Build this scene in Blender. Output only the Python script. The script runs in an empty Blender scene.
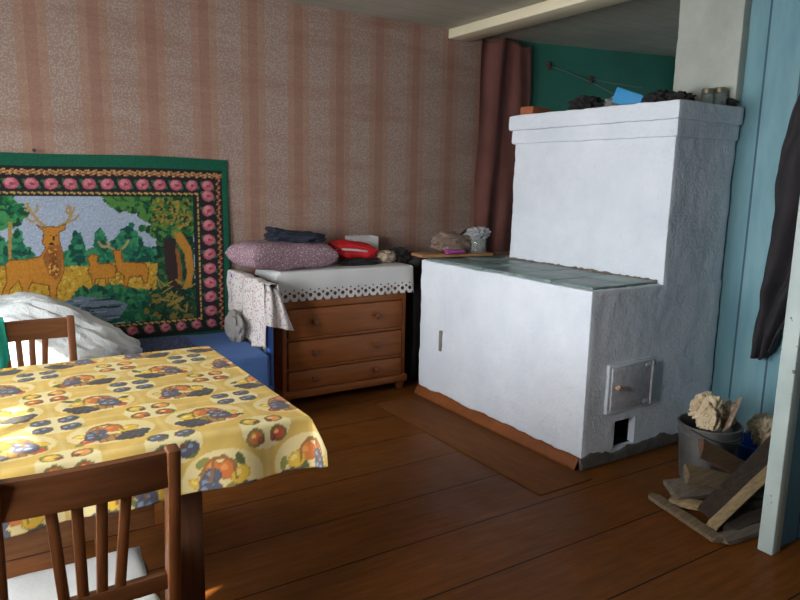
import bpy, bmesh, math, random
import numpy as np
from mathutils import Vector, Matrix, Euler, noise
PI = math.pi
random.seed(7)
SC = bpy.context.scene
COL = SC.collection

def S(r, g, b):
    f = lambda c: (c/255/12.92) if c/255 <= .04045 else ((c/255+.055)/1.055)**2.4
    return (f(r), f(g), f(b), 1.0)

# ------------------------------------------------------------------ camera
cam_d = bpy.data.cameras.new('camera'); cam_d.sensor_width = 36; cam_d.lens = 30.55
cam_d.clip_start = .05
cam = bpy.data.objects.new('camera', cam_d); COL.objects.link(cam); SC.camera = cam
R = ((.843, -.075, .532), (-.537, -.156, .829), (.021, -.985, -.172))   # world x,y,z as seen by the lens (right, down, forward)
cam.matrix_world = Matrix(((R[0][0], -R[0][1], -R[0][2], 0), (R[1][0], -R[1][1], -R[1][2], 0),
                           (R[2][0], -R[2][1], -R[2][2], 1.42), (0, 0, 0, 1)))
# ------------------------------------------------------------------ world, sun, daylight at the windows, exposure
W = bpy.data.worlds.new('world'); SC.world = W; W.use_nodes = True
W.node_tree.nodes['Background'].inputs[0].default_value = (.62, .78, 1, 1)
W.node_tree.nodes['Background'].inputs[1].default_value = 1.2
def lamp(name, kind, loc, direction, energy, color, size=None, size_y=None):
    d = bpy.data.lights.new(name, kind); d.energy = energy; d.color = color
    o = bpy.data.objects.new(name, d); COL.objects.link(o); o.location = loc
    o.rotation_euler = Vector(direction).to_track_quat('-Z', 'Y').to_euler()
    if kind == 'AREA': d.shape = 'RECTANGLE'; d.size = size; d.size_y = size_y
    return d
sun = lamp('sun', 'SUN', (-4, -4, 5), (.7, .45, -.55), 24.0, (1, .93, .82)); sun.angle = .012
lamp('window_daylight', 'AREA', (-1.62, .98, 1.5), (1, .1, -.16), 190, (.93, .97, 1), .7, 1.25)
lamp('window_daylight', 'AREA', (-1.62, 2.78, 1.5), (1, .0, -.16), 120, (.93, .97, 1), 1.0, 1.25)
lamp('kitchen_daylight', 'AREA', (5.55, 3.0, 1.9), (-1, .1, 0), .5, (.9, .96, 1), .7, .9)
vs = SC.view_settings
vs.view_transform = 'Standard'; vs.look = 'None'; vs.gamma = 1; vs.exposure = 0.4
vs.use_curve_mapping = False
SC.cycles.use_denoising = True
SC.cycles.max_bounces = 10; SC.cycles.diffuse_bounces = 6

# ------------------------------------------------------------------ materials
class NT:
    def __init__(s, name):
        s.m = bpy.data.materials.new(name); s.m.use_nodes = True
        s.t = s.m.node_tree; s.b = s.t.nodes['Principled BSDF']; s.out = s.t.nodes['Material Output']
    def n(s, typ, props=None, **inp):
        nd = s.t.nodes.new('ShaderNode'+typ)
        for k, v in (props or {}).items(): setattr(nd, k, v)
        for k, v in inp.items():
            key = int(k[1:]) if k[0] == 'i' and k[1:].isdigit() else k.replace('_', ' ')
            s.set(nd.inputs[key], v)
        return nd
    def set(s, sock, v):
        if isinstance(v, bpy.types.NodeSocket): s.t.links.new(v, sock)
        elif isinstance(v, bpy.types.Node): s.t.links.new(v.outputs[0], sock)
        else: sock.default_value = v
    def math(s, op, a, b=0.0, c=0.0): return s.n('Math', {'operation': op}, i0=a, i1=b, i2=c).outputs[0]
    def coord(s, scale=(1, 1, 1), loc=(0, 0, 0), which='Object'):
        c = s.n('TexCoord').outputs[which]
        return s.n('Mapping', Vector=c, Scale=scale, Location=loc).outputs[0]
    def noise(s, vec, scale, detail=4, rough=.55): return s.n('TexNoise', Vector=vec, Scale=scale, Detail=detail, Roughness=rough).outputs[0]
    def ramp(s, fac, stops):
        r = s.n('ValToRGB', Fac=fac); e = r.color_ramp.elements
        while len(e) < len(stops): e.new(.5)
        for el, (p, c) in zip(e, stops): el.position = p; el.color = c
        return r.outputs[0]
    def mix(s, fac, a, b, mode='MIX'):
        m = s.n('Mix', {'data_type': 'RGBA', 'blend_type': mode})
        s.set(m.inputs[0], fac); s.set(m.inputs[6], a); s.set(m.inputs[7], b)
        return m.outputs[2]
    def bump(s, h, strength=.3, dist=.01):
        s.set(s.b.inputs['Normal'], s.n('Bump', Strength=strength, Distance=dist, Height=h))
    def p(s, **k):
        for a, v in k.items(): s.set(s.b.inputs[a.replace('_', ' ')], v)
        return s

def dim(c, k): return (min(1, c[0]*k), min(1, c[1]*k), min(1, c[2]*k), 1)
MATS = {}
def mat(name, c, rough=.7, var=.18, scale=6, bump=.15, bscale=70, metallic=0, stretch=(1, 1, 1), spec=.4, c2=None):
    if name in MATS: return MATS[name]
    t = NT(name); v = t.coord(stretch)
    f = t.noise(v, scale, 5, .6)
    t.p(Base_Color=t.ramp(f, [(.3, dim(c, 1-var)), (.7, c2 or dim(c, 1+var))]), Roughness=rough, Metallic=metallic)
    t.b.inputs['Specular IOR Level'].default_value = spec
    if bump: t.bump(t.noise(v, bscale, 4), bump, .004)
    MATS[name] = t.m; return t.m
def attr_mat(name, rough=.8, bump=.2, spec=.3, bscale=260, sheen=0):
    t = NT(name); a = t.n('Attribute', {'attribute_name': 'pattern'})
    t.p(Base_Color=a.outputs[0], Roughness=rough); t.b.inputs['Specular IOR Level'].default_value = spec
    t.bump(t.noise(t.coord(), bscale, 3), bump, .003); return t.m
def wood(name, c, rough=.5, axis=0, var=.3, spec=.4, scale=5):
    st = [14, 14, 14]; st[axis] = 1
    return mat(name, c, rough, var, scale, .12, 40, 0, tuple(st), spec)

wood_chair = wood('chair_wood', S(108, 64, 34), .42, 2)
wood_far = wood('chair_wood_pale', S(160, 106, 62), .45, 2)
wood_rail = wood('chair_rail_wood', S(98, 58, 31), .4, 0)
wood_table = wood('table_wood', S(150, 100, 62), .5, 0)
wood_table_leg = wood('table_leg_wood', S(84, 52, 34), .5, 2)
wood_dresser = wood('dresser_wood', S(146, 86, 42), .45, 0, .22)
wood_dresser_v = wood('dresser_side_wood', S(140, 80, 42), .45, 2, .22)
wood_knob = mat('knob_wood', S(110, 68, 44), .4)
wood_board = wood('cutting_board_wood', S(150, 110, 72), .6, 0)
blue_paint = mat('blue_bed_paint', S(52, 92, 168), .35, .1)
white_paint = mat('white_bed_paint', S(205, 208, 210), .4, .06)
black_cloth = mat('black_cloth', S(38, 34, 34), .9, .2, 9, .4, 30)
navy_cloth = mat('navy_cloth', S(40, 44, 58), .9, .2, 9, .4, 40)
red_cloth = mat('red_cloth', S(200, 28, 36), .6, .15)
white_cloth = mat('white_cloth', S(200, 200, 198), .85, .04, 5, .3, 120)
grey_cloth = mat('grey_cloth', S(128, 124, 120), .9, .15, 9, .3, 60)
dark_metal = mat('dark_iron', S(66, 64, 62), .5, .3, 14, .3, 80, .5)
zinc = mat('zinc_metal', S(112, 110, 108), .5, .3, 7, .15, 60, .6)
paper = mat('old_paper', S(198, 178, 146), .85, .14, 10, .2, 60)
paper_print = mat('printed_paper', S(176, 164, 144), .85, .3, 26, .2, 60, stretch=(1, 1, 6), c2=S(210, 196, 170))
rot_wood = [wood('firewood_%s' % n, S(*c), .85, 0, .35) for n, c in (('grey', (100, 90, 78)), ('brown', (94, 70, 50)), ('pale', (158, 134, 98)), ('dark', (60, 48, 40)), ('tan', (112, 94, 72)))]

# plaster of the stove
t = NT('whitewashed_plaster'); v = t.coord()
f = t.noise(v, 3, 6, .6); g = t.noise(v, 45, 5, .6)
t.p(Base_Color=t.mix(t.ramp(g, [(.62, (0, 0, 0, 1)), (.85, (.5, .5, .5, 1))]), t.ramp(f, [(.3, S(206, 212, 222)), (.7, S(224, 228, 234))]), S(168, 170, 174)), Roughness=.9)
t.b.inputs['Specular IOR Level'].default_value = .15
t.bump(t.math('ADD', t.noise(v, 48, 6, .65), t.math('MULTIPLY', t.noise(v, 14, 3), .8)), .65, .012); plaster = t.m
t = NT('chimney_plaster'); v = t.coord(); f = t.noise(v, 5, 6, .6)
t.p(Base_Color=t.ramp(f, [(.3, S(158, 162, 154)), (.7, S(180, 182, 172))]), Roughness=.9); t.bump(t.noise(v, 20, 6, .65), .45, .01); chimney_m = t.m
mortar = mat('crumbling_mortar', S(120, 108, 92), .95, .35, 30, .8, 60)
# cast-iron cooktop under teal-grey paint
t = NT('cooktop_iron'); v = t.coord(); f = t.noise(v, 7, 6, .65)
t.p(Base_Color=t.ramp(f, [(.3, S(84, 104, 102)), (.6, S(118, 138, 134)), (.8, S(150, 160, 154))]), Roughness=.38); t.bump(t.noise(v, 40, 4), .15, .004); cooktop_m = t.m
# wallpaper
t = NT('striped_wallpaper'); v = t.coord(); x = t.n('SeparateXYZ', Vector=v).outputs[0]
ph = t.math('FRACT', t.math('DIVIDE', t.math('ADD', x, 10-.70+.0768), .307))
edge = t.noise(v, 60, 2)
light = t.math('MULTIPLY', t.math('LESS_THAN', ph, .5), 1.0)
speck = t.n('TexVoronoi', Vector=v, Scale=95).outputs[0]
lightc = t.ramp(speck, [(.22, S(170, 154, 142)), (.55, S(150, 127, 116))])
dk = t.ramp(t.noise(v, 130, 2), [(.35, S(148, 117, 101)), (.65, S(162, 133, 116))])
line = t.math('LESS_THAN', t.math('ABSOLUTE', t.math('SUBTRACT', ph, .75)), .10)
dk = t.mix(t.math('MULTIPLY', line, .35), dk, S(130, 86, 78))
base = t.mix(light, dk, lightc)
stain = t.noise(t.coord((.8, .8, 4.2), (.3, 0, .7)), 1.5, 6, .65)
base = t.mix(t.ramp(stain, [(.48, (0, 0, 0, 1)), (.70, (.45, .45, .45, 1))]), base, S(128, 86, 72))
t.p(Base_Color=base, Roughness=.85); t.b.inputs['Specular IOR Level'].default_value = .2
wr = t.noise(t.coord((.7, .7, 4)), 2.2, 4, .5)
t.bump(t.math('ADD', t.math('MULTIPLY', wr, 3.0), t.math('MULTIPLY', t.noise(v, 120, 2), .15)), .35, .02); wallpaper_m = t.m
# floor
t = NT('brown_painted_boards'); v = t.coord(); sx = t.n('SeparateXYZ', Vector=v); y = sx.outputs[1]
q = t.math('DIVIDE', t.math('ADD', y, 9.84-1.737), .328); fr = t.math('FRACT', q); row = t.math('FLOOR', q)
gap = t.math('LESS_THAN', t.math('ABSOLUTE', t.math('SUBTRACT', fr, .5)), .49)
rowv = t.n('TexWhiteNoise', {'noise_dimensions': '1D'}, W=row).outputs[0]
gr = t.noise(t.coord((1, 9, 1)), 4, 6, .65)
worn = t.noise(v, 1.7, 6, .65)
c = t.ramp(gr, [(.3, S(90, 52, 18)), (.7, S(120, 70, 28))])
c = t.mix(t.ramp(worn, [(.45, (0, 0, 0, 1)), (.7, (.6, .6, .6, 1))]), c, S(88, 58, 30))
c = t.mix(t.math('MULTIPLY', rowv, .3), c, S(92, 50, 22))
c = t.mix(gap, S(26, 16, 10), c)
t.p(Base_Color=c, Roughness=t.ramp(t.noise(v, 6, 4), [(.3, (.32,)*3+(1,)), (.7, (.5,)*3+(1,))]))
t.b.inputs['Specular IOR Level'].default_value = .06
t.bump(t.math('ADD', t.math('MULTIPLY', gap, .8), t.math('MULTIPLY', t.noise(t.coord((2, 14, 1)), 6, 3), .5)), .4, .004); floor_m = t.m
hearth_m = mat('hearth_sheet_paint', S(106, 64, 30), .65, .18, 5, .1, 20, stretch=(4, 1, 1), spec=.12)
plinth_m = mat('orange_brown_paint', S(124, 68, 28), .6, .25, 8, .3, 30)
# ceiling
t = NT('painted_ceiling_boards'); v = t.coord(); y = t.n('SeparateXYZ', Vector=v).outputs[1]
fr = t.math('FRACT', t.math('DIVIDE', t.math('ADD', y, 10), .17)); gap = t.math('LESS_THAN', t.math('ABSOLUTE', t.math('SUBTRACT', fr, .5)), .47)
c = t.mix(gap, S(150, 140, 124), t.ramp(t.noise(v, 3, 5), [(.3, S(158, 154, 140)), (.7, S(176, 172, 158))]))
t.p(Base_Color=c, Roughness=.5); t.bump(gap, .3, .004); ceiling_m = t.m
beam_m = mat('beam_paint', S(226, 216, 186), .5, .08, 4, .15, 30, stretch=(1, .2, 1))
# blue wall boards
def boards(name, c1, c2, seam, w, axis, off=0.0, rough=.55):
    t = NT(name); v = t.coord(); y = t.n('SeparateXYZ', Vector=v).outputs[axis]
    q = t.math('DIVIDE', t.math('ADD', y, 20+off), w)
    fr = t.math('FRACT', q); gap = t.math('LESS_THAN', t.math('ABSOLUTE', t.math('SUBTRACT', fr, .5)), .5-.006/w)
    c = t.ramp(t.noise(t.coord((3, 3, .7)), 3, 6, .6), [(.3, c1), (.7, c2)])
    rv = t.n('TexWhiteNoise', {'noise_dimensions': '1D'}, W=t.math('FLOOR', q)).outputs[0]
    c = t.mix(t.math('MULTIPLY', rv, .25), c, dim(c1, .8))
    t.p(Base_Color=t.mix(gap, seam, c), Roughness=rough)
    t.bump(t.math('ADD', gap, t.math('MULTIPLY', t.noise(v, 30, 4), .2)), .35, .005); return t.m
blue_boards = boards('blue_painted_boards', S(94, 138, 150), S(124, 162, 168), S(52, 82, 94), .19, 1, -.085)
green_boards = mat('dark_green_paint', S(44, 104, 88), .5, .15, 3, .2, 20)
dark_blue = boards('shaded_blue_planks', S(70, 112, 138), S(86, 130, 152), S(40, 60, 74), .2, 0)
# chipped white paint of the post
t = NT('chipped_white_paint'); v = t.coord()
f = t.noise(v, 34, 5, .6)
t.p(Base_Color=t.mix(t.ramp(f, [(.66, (0, 0, 0, 1)), (.70, (1, 1, 1, 1))]), t.ramp(t.noise(v, 4, 3), [(.3, S(160, 174, 170)), (.7, S(184, 194, 190))]), S(96, 84, 72)), Roughness=.5)
t.bump(f, .3, .004); chipped = t.m
plain_wall = mat('limewashed_wall', S(196, 176, 160), .9, .06, 4, .2, 40)
# glass and thin plastic
t = NT('window_glass'); tr = t.n('BsdfTransparent'); gl = t.n('BsdfGlossy', Roughness=.02)
t.set(t.out.inputs[0], t.n('MixShader', i0=.06, i1=tr, i2=gl)); glass_m = t.m
t = NT('jar_glass'); t.p(Base_Color=(.8, .86, .84, 1), Roughness=.08, Transmission_Weight=.85, IOR=1.3); jar_m = t.m
t = NT('crumpled_film'); v = t.coord()
t.p(Base_Color=t.ramp(t.noise(v, 4, 5), [(.3, S(196, 200, 200)), (.7, S(226, 228, 226))]), Roughness=.32)
t.b.inputs['Specular IOR Level'].default_value = .6
t.bump(t.math('ADD', t.noise(t.coord((1, 1, .5)), 9, 5, .7), t.math('MULTIPLY', t.noise(v, 30, 4), .4)), .6, .02); film_m = t.m

# ------------------------------------------------------------------ mesh helpers
def total(o):
    l = Vector((0, 0, 0))
    while o: l += o.location; o = o.parent
    return l
class MB:
    def __init__(s): s.bm = bmesh.new()
    def box(s, c, d, rot=(0, 0, 0), bevel=0.0, seg=2):
        b = bmesh.new(); bmesh.ops.create_cube(b, size=1)
        for v in b.verts: v.co = Vector((v.co.x*d[0], v.co.y*d[1], v.co.z*d[2]))
        if bevel: bmesh.ops.bevel(b, geom=list(b.edges), offset=bevel, segments=seg, profile=.5, affect='EDGES')
        return s.add(b, Matrix.Translation(c) @ Euler(rot).to_matrix().to_4x4())
    def lohi(s, lo, hi, bevel=0.0): 
        return s.box([(a+b)/2 for a, b in zip(lo, hi)], [abs(b-a) for a, b in zip(lo, hi)], (0, 0, 0), bevel)
    def add(s, b, M=Matrix()):
        mp = {v: s.bm.verts.new(M @ v.co) for v in b.verts}
        for f in b.faces:
            try: s.bm.faces.new([mp[v] for v in f.verts])
            except ValueError: pass
        b.free(); return s
    def bar(s, p, q, w, h, up=(0, 0, 1), bevel=.003, taper=1.0):      # rectangular bar from p to q
        p, q = Vector(p), Vector(q); d = q-p; L = d.length; d.normalize(); u = Vector(up)
        sx = d.cross(u); sx.normalize(); uz = sx.cross(d)
        b = bmesh.new(); bmesh.ops.create_cube(b, size=1)
        for v in b.verts:
            k = taper if v.co.y > 0 else 1
            v.co = Vector((v.co.x*w*k, v.co.y*L, v.co.z*h*k))
        if bevel: bmesh.ops.bevel(b, geom=list(b.edges), offset=bevel, segments=2, profile=.5, affect='EDGES')
        M = Matrix((sx, d, uz)).transposed().to_4x4(); M.translation = (p+q)/2
        return s.add(b, M)
    def tube(s, pts, r, seg=10):
        pts = [Vector(p) for p in pts]; rs = r if isinstance(r, (list, tuple)) else [r]*len(pts)
        rings = []; up = Vector((.13, .31, .94))
        for i, p in enumerate(pts):
            d = (pts[min(i+1, len(pts)-1)]-pts[max(i-1, 0)]).normalized()
            a = d.cross(up).normalized(); b = d.cross(a)
            rings.append([s.bm.verts.new(p+rs[i]*(math.cos(2*PI*k/seg)*a+math.sin(2*PI*k/seg)*b)) for k in range(seg)])
        for i in range(len(pts)-1):
            for k in range(seg): s.bm.faces.new([rings[i][k], rings[i][(k+1) % seg], rings[i+1][(k+1) % seg], rings[i+1][k]])
        s.bm.faces.new(rings[0][::-1]); s.bm.faces.new(rings[-1]); return s
    def lathe(s, c, prof, seg=28, M=None):                             # prof: (radius, height) pairs; closed where r = 0
        M = M or Matrix.Translation(c); rings = []
        for r, z in prof:
            if r < 1e-6: rings.append([s.bm.verts.new(M @ Vector((0, 0, z)))])
            else: rings.append([s.bm.verts.new(M @ Vector((r*math.cos(2*PI*k/seg), r*math.sin(2*PI*k/seg), z))) for k in range(seg)])
        for A, B in zip(rings, rings[1:]):
            for k in range(seg):
                l = [A[k % len(A)], A[(k+1) % len(A)], B[(k+1) % len(B)], B[k % len(B)]]
                l = list(dict.fromkeys(l))
                if len(l) > 2: s.bm.faces.new(l)
        return s
    def grid(s, fn, nu, nv, keep=None):
        V = [[s.bm.verts.new(fn(i/nu, j/nv)) for j in range(nv+1)] for i in range(nu+1)]
        for i in range(nu):
            for j in range(nv):
                if keep and not keep((i+.5)/nu, (j+.5)/nv): continue
                s.bm.faces.new([V[i][j], V[i+1][j], V[i+1][j+1], V[i][j+1]])
        return s
    def blob(s, c, rad, sub=4, amp=.15, freq=3, seed=0, rot=(0, 0, 0), power=1.0, flat=None):
        b = bmesh.new(); bmesh.ops.create_icosphere(b, subdivisions=sub, radius=1)
        for v in b.verts:
            n = v.co.normalized()
            k = 1+amp*noise.fractal(n*freq+Vector((seed*3.1, seed*1.7, seed)), 1, 2, 4)
            w = Vector([math.copysign(abs(a)**power, a) for a in n])*k
            if flat is not None and w.z < flat: w.z = flat+(w.z-flat)*.08
            v.co = Vector((w.x*rad[0], w.y*rad[1], w.z*rad[2]))
        return s.add(b, Matrix.Translation(c) @ Euler(rot).to_matrix().to_4x4())
    def build(s, name, m, parent=None, loc=None, smooth=True, solid=0.0, weld=False, sub=0):
        if weld: bmesh.ops.remove_doubles(s.bm, verts=s.bm.verts, dist=1e-5)
        lone = [v for v in s.bm.verts if not v.link_faces]
        if lone: bmesh.ops.delete(s.bm, geom=lone, context='VERTS')
        bmesh.ops.recalc_face_normals(s.bm, faces=s.bm.faces)
        off = total(parent) if parent else Vector(loc or (0, 0, 0))
        for v in s.bm.verts: v.co -= off
        me = bpy.data.meshes.new(name); s.bm.to_mesh(me); s.bm.free()
        for mm in (m if isinstance(m, list) else [m]): me.materials.append(mm)
        o = bpy.data.objects.new(name, me); COL.objects.link(o)
        if parent: o.parent = parent
        elif loc: o.location = loc
        if smooth:
            me.polygons.foreach_set('use_smooth', [True]*len(me.polygons))
            me.set_sharp_from_angle(angle=.7)
        if solid: md = o.modifiers.new('thick', 'SOLIDIFY'); md.thickness = solid; md.offset = 0
        if sub: md = o.modifiers.new('sub', 'SUBSURF'); md.levels = sub; md.render_levels = sub
        return o
def tag(o, label, cat, group=None, kind=None):
    o['label'] = label; o['category'] = cat
    if group: o['group'] = group
    if kind: o['kind'] = kind
    return o
def thing(name, loc, label, cat, group=None):
    o = bpy.data.objects.new(name, None); COL.objects.link(o); o.location = loc; o.empty_display_size = .1
    return tag(o, label, cat, group)
def structure(o): o['kind'] = 'structure'; return o
def copy_tree(o, parent=None):
    c = o.copy(); COL.objects.link(c)
    if parent: c.parent = parent
    for ch in [q for q in list(COL.objects) if q.parent == o]: copy_tree(ch, c)
    return c

# ------------------------------------------------------------------ painting of woven and printed patterns into the albedo
class Canvas:
    def __init__(s, x0, x1, y0, y1, step, base):
        s.nx = int(round((x1-x0)/step)); s.ny = int(round((y1-y0)/step))
        s.xs = np.linspace(x0, x1, s.nx+1); s.ys = np.linspace(y0, y1, s.ny+1)
        s.X, s.Y = np.meshgrid(s.xs, s.ys, indexing='ij')
        s.C = np.empty(s.X.shape+(3,)); s.C[:] = np.array(base[:3]); s.rng = np.random.default_rng(3)
    def win(s, x0, x1, y0, y1):
        a, b = np.searchsorted(s.xs, (x0, x1)); c, d = np.searchsorted(s.ys, (y0, y1)); return slice(max(a-1, 0), b+1), slice(max(c-1, 0), d+1)
    def rect(s, x0, x1, y0, y1, col): w = s.win(x0, x1, y0, y1); m = (s.X[w] >= x0) & (s.X[w] <= x1) & (s.Y[w] >= y0) & (s.Y[w] <= y1); s.C[w][m] = col[:3]
    def ell(s, x, y, a, b, col, rot=0.0, ring=None):
        r = max(a, b); w = s.win(x-r, x+r, y-r, y+r); dx = s.X[w]-x; dy = s.Y[w]-y
        c, n = math.cos(rot), math.sin(rot); d = ((dx*c+dy*n)/a)**2+((dy*c-dx*n)/b)**2
        m = d <= 1
        if ring: m &= d >= ring
        s.C[w][m] = col[:3]
    def poly(s, pts, col):
        P = np.array(pts); w = s.win(P[:, 0].min(), P[:, 0].max(), P[:, 1].min(), P[:, 1].max())
        x, y = s.X[w], s.Y[w]; m = np.zeros(x.shape, bool)
        for (xa, ya), (xb, yb) in zip(P, np.roll(P, -1, 0)):
            if ya == yb: continue
            cr = ((ya > y) != (yb > y)) & (x < (xb-xa)*(y-ya)/(yb-ya)+xa); m ^= cr
        s.C[w][m] = col[:3]
    def line(s, pts, wd, col):
        for (xa, ya), (xb, yb) in zip(pts, pts[1:]):
            w = s.win(min(xa, xb)-wd, max(xa, xb)+wd, min(ya, yb)-wd, max(ya, yb)+wd)
            x, y = s.X[w], s.Y[w]; L2 = (xb-xa)**2+(yb-ya)**2+1e-12
            tt = np.clip(((x-xa)*(xb-xa)+(y-ya)*(yb-ya))/L2, 0, 1)
            s.C[w][((x-xa-tt*(xb-xa))**2+(y-ya-tt*(yb-ya))**2) < (wd/2)**2] = col[:3]
    def foliage(s, pts, col, n, r, dark, lite):
        s.poly(pts, col); P = np.array(pts); rnd = random.Random(len(pts)*7+n)
        lo, hi = P.min(0), P.max(0); k = 0
        while k < n:
            p = (rnd.uniform(lo[0], hi[0]), rnd.uniform(lo[1], hi[1])); ins = False
            for (xa, ya), (xb, yb) in zip(P, np.roll(P, -1, 0)):
                if (ya > p[1]) != (yb > p[1]) and p[0] < (xb-xa)*(p[1]-ya)/(yb-ya)+xa: ins = not ins
            k += 1
            if ins: s.ell(p[0], p[1], r*rnd.uniform(.5, 1.2), r*rnd.uniform(.3, .7), rnd.choice((dark, lite, col)), rnd.uniform(0, 3))
    def speckle(s, amt): s.C *= 1+amt*s.rng.standard_normal(s.X.shape)[..., None]; s.C = np.clip(s.C, 0, 1)
    def mesh(s, name, fn, m, parent=None, loc=(0, 0, 0)):
        P = fn(s.X, s.Y); off = total(parent) if parent else Vector(loc)
        P = P-np.array(off); nx, ny = s.X.shape
        idx = np.arange(nx*ny).reshape(nx, ny)
        F = np.stack([idx[:-1, :-1], idx[1:, :-1], idx[1:, 1:], idx[:-1, 1:]], -1).reshape(-1, 4)
        me = bpy.data.meshes.new(name); me.from_pydata(P.reshape(-1, 3).tolist(), [], F.tolist())
        at = me.color_attributes.new('pattern', 'FLOAT_COLOR', 'POINT')
        at.data.foreach_set('color', np.concatenate([s.C.reshape(-1, 3), np.ones((nx*ny, 1))], 1).astype(np.float32).ravel())
        me.materials.append(m); me.polygons.foreach_set('use_smooth', [True]*len(me.polygons)); me.update()
        o = bpy.data.objects.new(name, me); COL.objects.link(o)
        if parent: o.parent = parent
        else: o.location = loc
        return o

# ================================================================== THE SETTING
HT = 2.53
structure(MB().lohi((-1.42, -1.5, -.08), (5.5, 4.7, 0)).build('floor', floor_m, smooth=False))
structure(MB().lohi((-1.42, -1.5, HT), (5.5, 4.7, HT+.08)).build('ceiling', ceiling_m, smooth=False))
structure(MB().lohi((-1.42, 4.25, 0), (3.86, 4.37, HT)).build('wall_back', wallpaper_m, smooth=False))
structure(MB().lohi((-1.42, -1.5, 0), (5.5, -1.38, HT)).build('wall_front', plain_wall, smooth=False))
wl = MB()
Z0, Z1 = .78, 1.97
OPEN = [(.80, 1.30), (2.28, 3.28)]
ys = [-1.38, OPEN[0][0], OPEN[0][1], OPEN[1][0], OPEN[1][1], 4.25]
for i in (0, 2, 4): wl.lohi((-1.42, ys[i], 0), (-1.3, ys[i+1], HT))
for a, b in OPEN: wl.lohi((-1.42, a, 0), (-1.3, b, Z0)); wl.lohi((-1.42, a, Z1), (-1.3, b, HT))
structure(wl.build('wall_left', plain_wall, smooth=False))
for i, (a, b) in enumerate(OPEN):
    wf = MB(); m_ = (a+b)/2
    for y in (a+.025, m_, b-.025): wf.lohi((-1.40, y-.025, Z0), (-1.35, y+.025, Z1), .004)
    for z in (Z0+.025, Z1-.32, Z1-.02): wf.lohi((-1.395, a, z-.02), (-1.355, b, z+.02), .004)
    w_ = structure(wf.build('window_%d' % (i+1), white_paint))
    sl = MB().lohi((-1.34, a-.05, Z0-.03), (-1.18, b+.05, Z0), .006).build('window_sill', white_paint, w_)
    pn = MB().lohi((-1.378, a+.01, Z0+.01), (-1.374, b-.01, Z1-.01)).build('window_pane', glass_m, w_)
structure(MB().lohi((3.62, -1.38, 0), (3.70, 2.30, HT)).build('wall_right', blue_boards, smooth=False))
gw = MB(); A = Vector((3.80, 4.24, 0)); B = Vector((5.45, 3.86, 0)); d = (B-A)
gw.box((A+B)/2+Vector((.0, .06, HT/2)), (d.length, .1, HT), (0, 0, math.atan2(d.y, d.x)))
structure(gw.build('wall_kitchen_back', green_boards, smooth=False))
kw = MB()
kw.lohi((5.38, -1.38, 0), (5.5, 2.65, HT)); kw.lohi((5.38, 3.35, 0), (5.5, 4.7, HT))
kw.lohi((5.38, 2.65, 0), (5.5, 3.35, 1.45)); kw.lohi((5.38, 2.65, 2.35), (5.5, 3.35, HT))
structure(kw.build('wall_kitchen_right', green_boards, smooth=False))
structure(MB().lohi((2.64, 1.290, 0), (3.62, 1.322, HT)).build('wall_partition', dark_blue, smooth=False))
pb = MB().bar((2.607, 1.300, 0), (2.607, 1.300, HT), .062, .062, (0, 1, 0), .006)
structure(pb.build('trim_1', chipped))
bm_ = MB().lohi((3.10, -1.38, 2.462), (3.30, 4.25, HT), .008)
structure(bm_.build('trim_2', beam_m))

# ================================================================== THE STOVE
def plaster_block(name, lo, hi, parent, m, step=.018, amp=.006, hole=None, seed=0, rad=.012):
    lo, hi = Vector(lo), Vector(hi); mb = MB()
    def skin(p):
        q = Vector([min(max(p[k], lo[k]+rad), hi[k]-rad) for k in range(3)]); d = p-q
        n = d.normalized() if d.length > 1e-9 else Vector((0, 0, 0)); p = q+n*rad
        w = p*6+Vector((seed, seed*2, 0))
        return p+n*amp*(noise.noise(w)+.6*noise.noise(w*2.9)+.3*noise.noise(w*9))
    for ax in range(3):
        a, b = [k for k in range(3) if k != ax]
        na, nb = max(2, round((hi[a]-lo[a])/step)), max(2, round((hi[b]-lo[b])/step))
        for sd in (lo, hi):
            cut = hole if (hole and ax == 1 and sd is lo) else None
            def pt(u, v):
                p = Vector(); p[ax] = sd[ax]; p[a] = lo[a]+u*(hi[a]-lo[a]); p[b] = lo[b]+v*(hi[b]-lo[b]); return p
            def keep(u, v):
                p = pt(u, v); return not (cut[0] < p.x < cut[1] and cut[2] < p.z < cut[3])
            mb.grid(lambda u, v: skin(pt(u, v)), na, nb, keep if cut else None)
    if hole:                                                     # walls of the opening
        x0, x1, z0, z1, dp = hole; y0, y1 = lo.y+.004, lo.y+dp; e = step*.7
        for lo_, hi_ in (((x0-e, y0, z0-e), (x0+.004, y1, z1+e)), ((x1-.004, y0, z0-e), (x1+e, y1, z1+e)), ((x0-e, y0, z0-e), (x1+e, y1, z0+.004)), ((x0-e, y0, z1-.004), (x1+e, y1, z1+e))): mb.lohi(lo_, hi_)
    return mb.build(name, m, parent, weld=True)
SX0, SX1, SY0, SY1, SZ = 2.535, 3.60, 2.227, 3.70, .915
UX, UY = 3.075, 3.44
st = thing('brick_stove', (3.07, 2.96, 0), 'large whitewashed brick stove with low cooktop and tall block behind', 'stove')
plaster_block('lower_body', (SX0, SY0, .035), (SX1, SY1, SZ), st, plaster, .018, .006, (2.775, 2.945, .06, .222, .045))
plaster_block('upper_body', (UX, SY0+.004, SZ-.03), (SX1, UY, 1.70), st, plaster, .018, .006, seed=3)
plaster_block('cornice', (UX-.016, SY0-.012, 1.675), (SX1-.002, UY+.016, 1.765), st, plaster, .018, .004, seed=5)
plaster_block('cornice', (UX-.034, SY0-.026, 1.76), (SX1-.002, UY+.034, 1.855), st, plaster, .018, .005, seed=8)
plaster_block('chimney', (3.56, 2.235, 1.80), (3.98, 2.64, HT+.0), st, chimney_m, .018, .005, seed=11)
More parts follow.
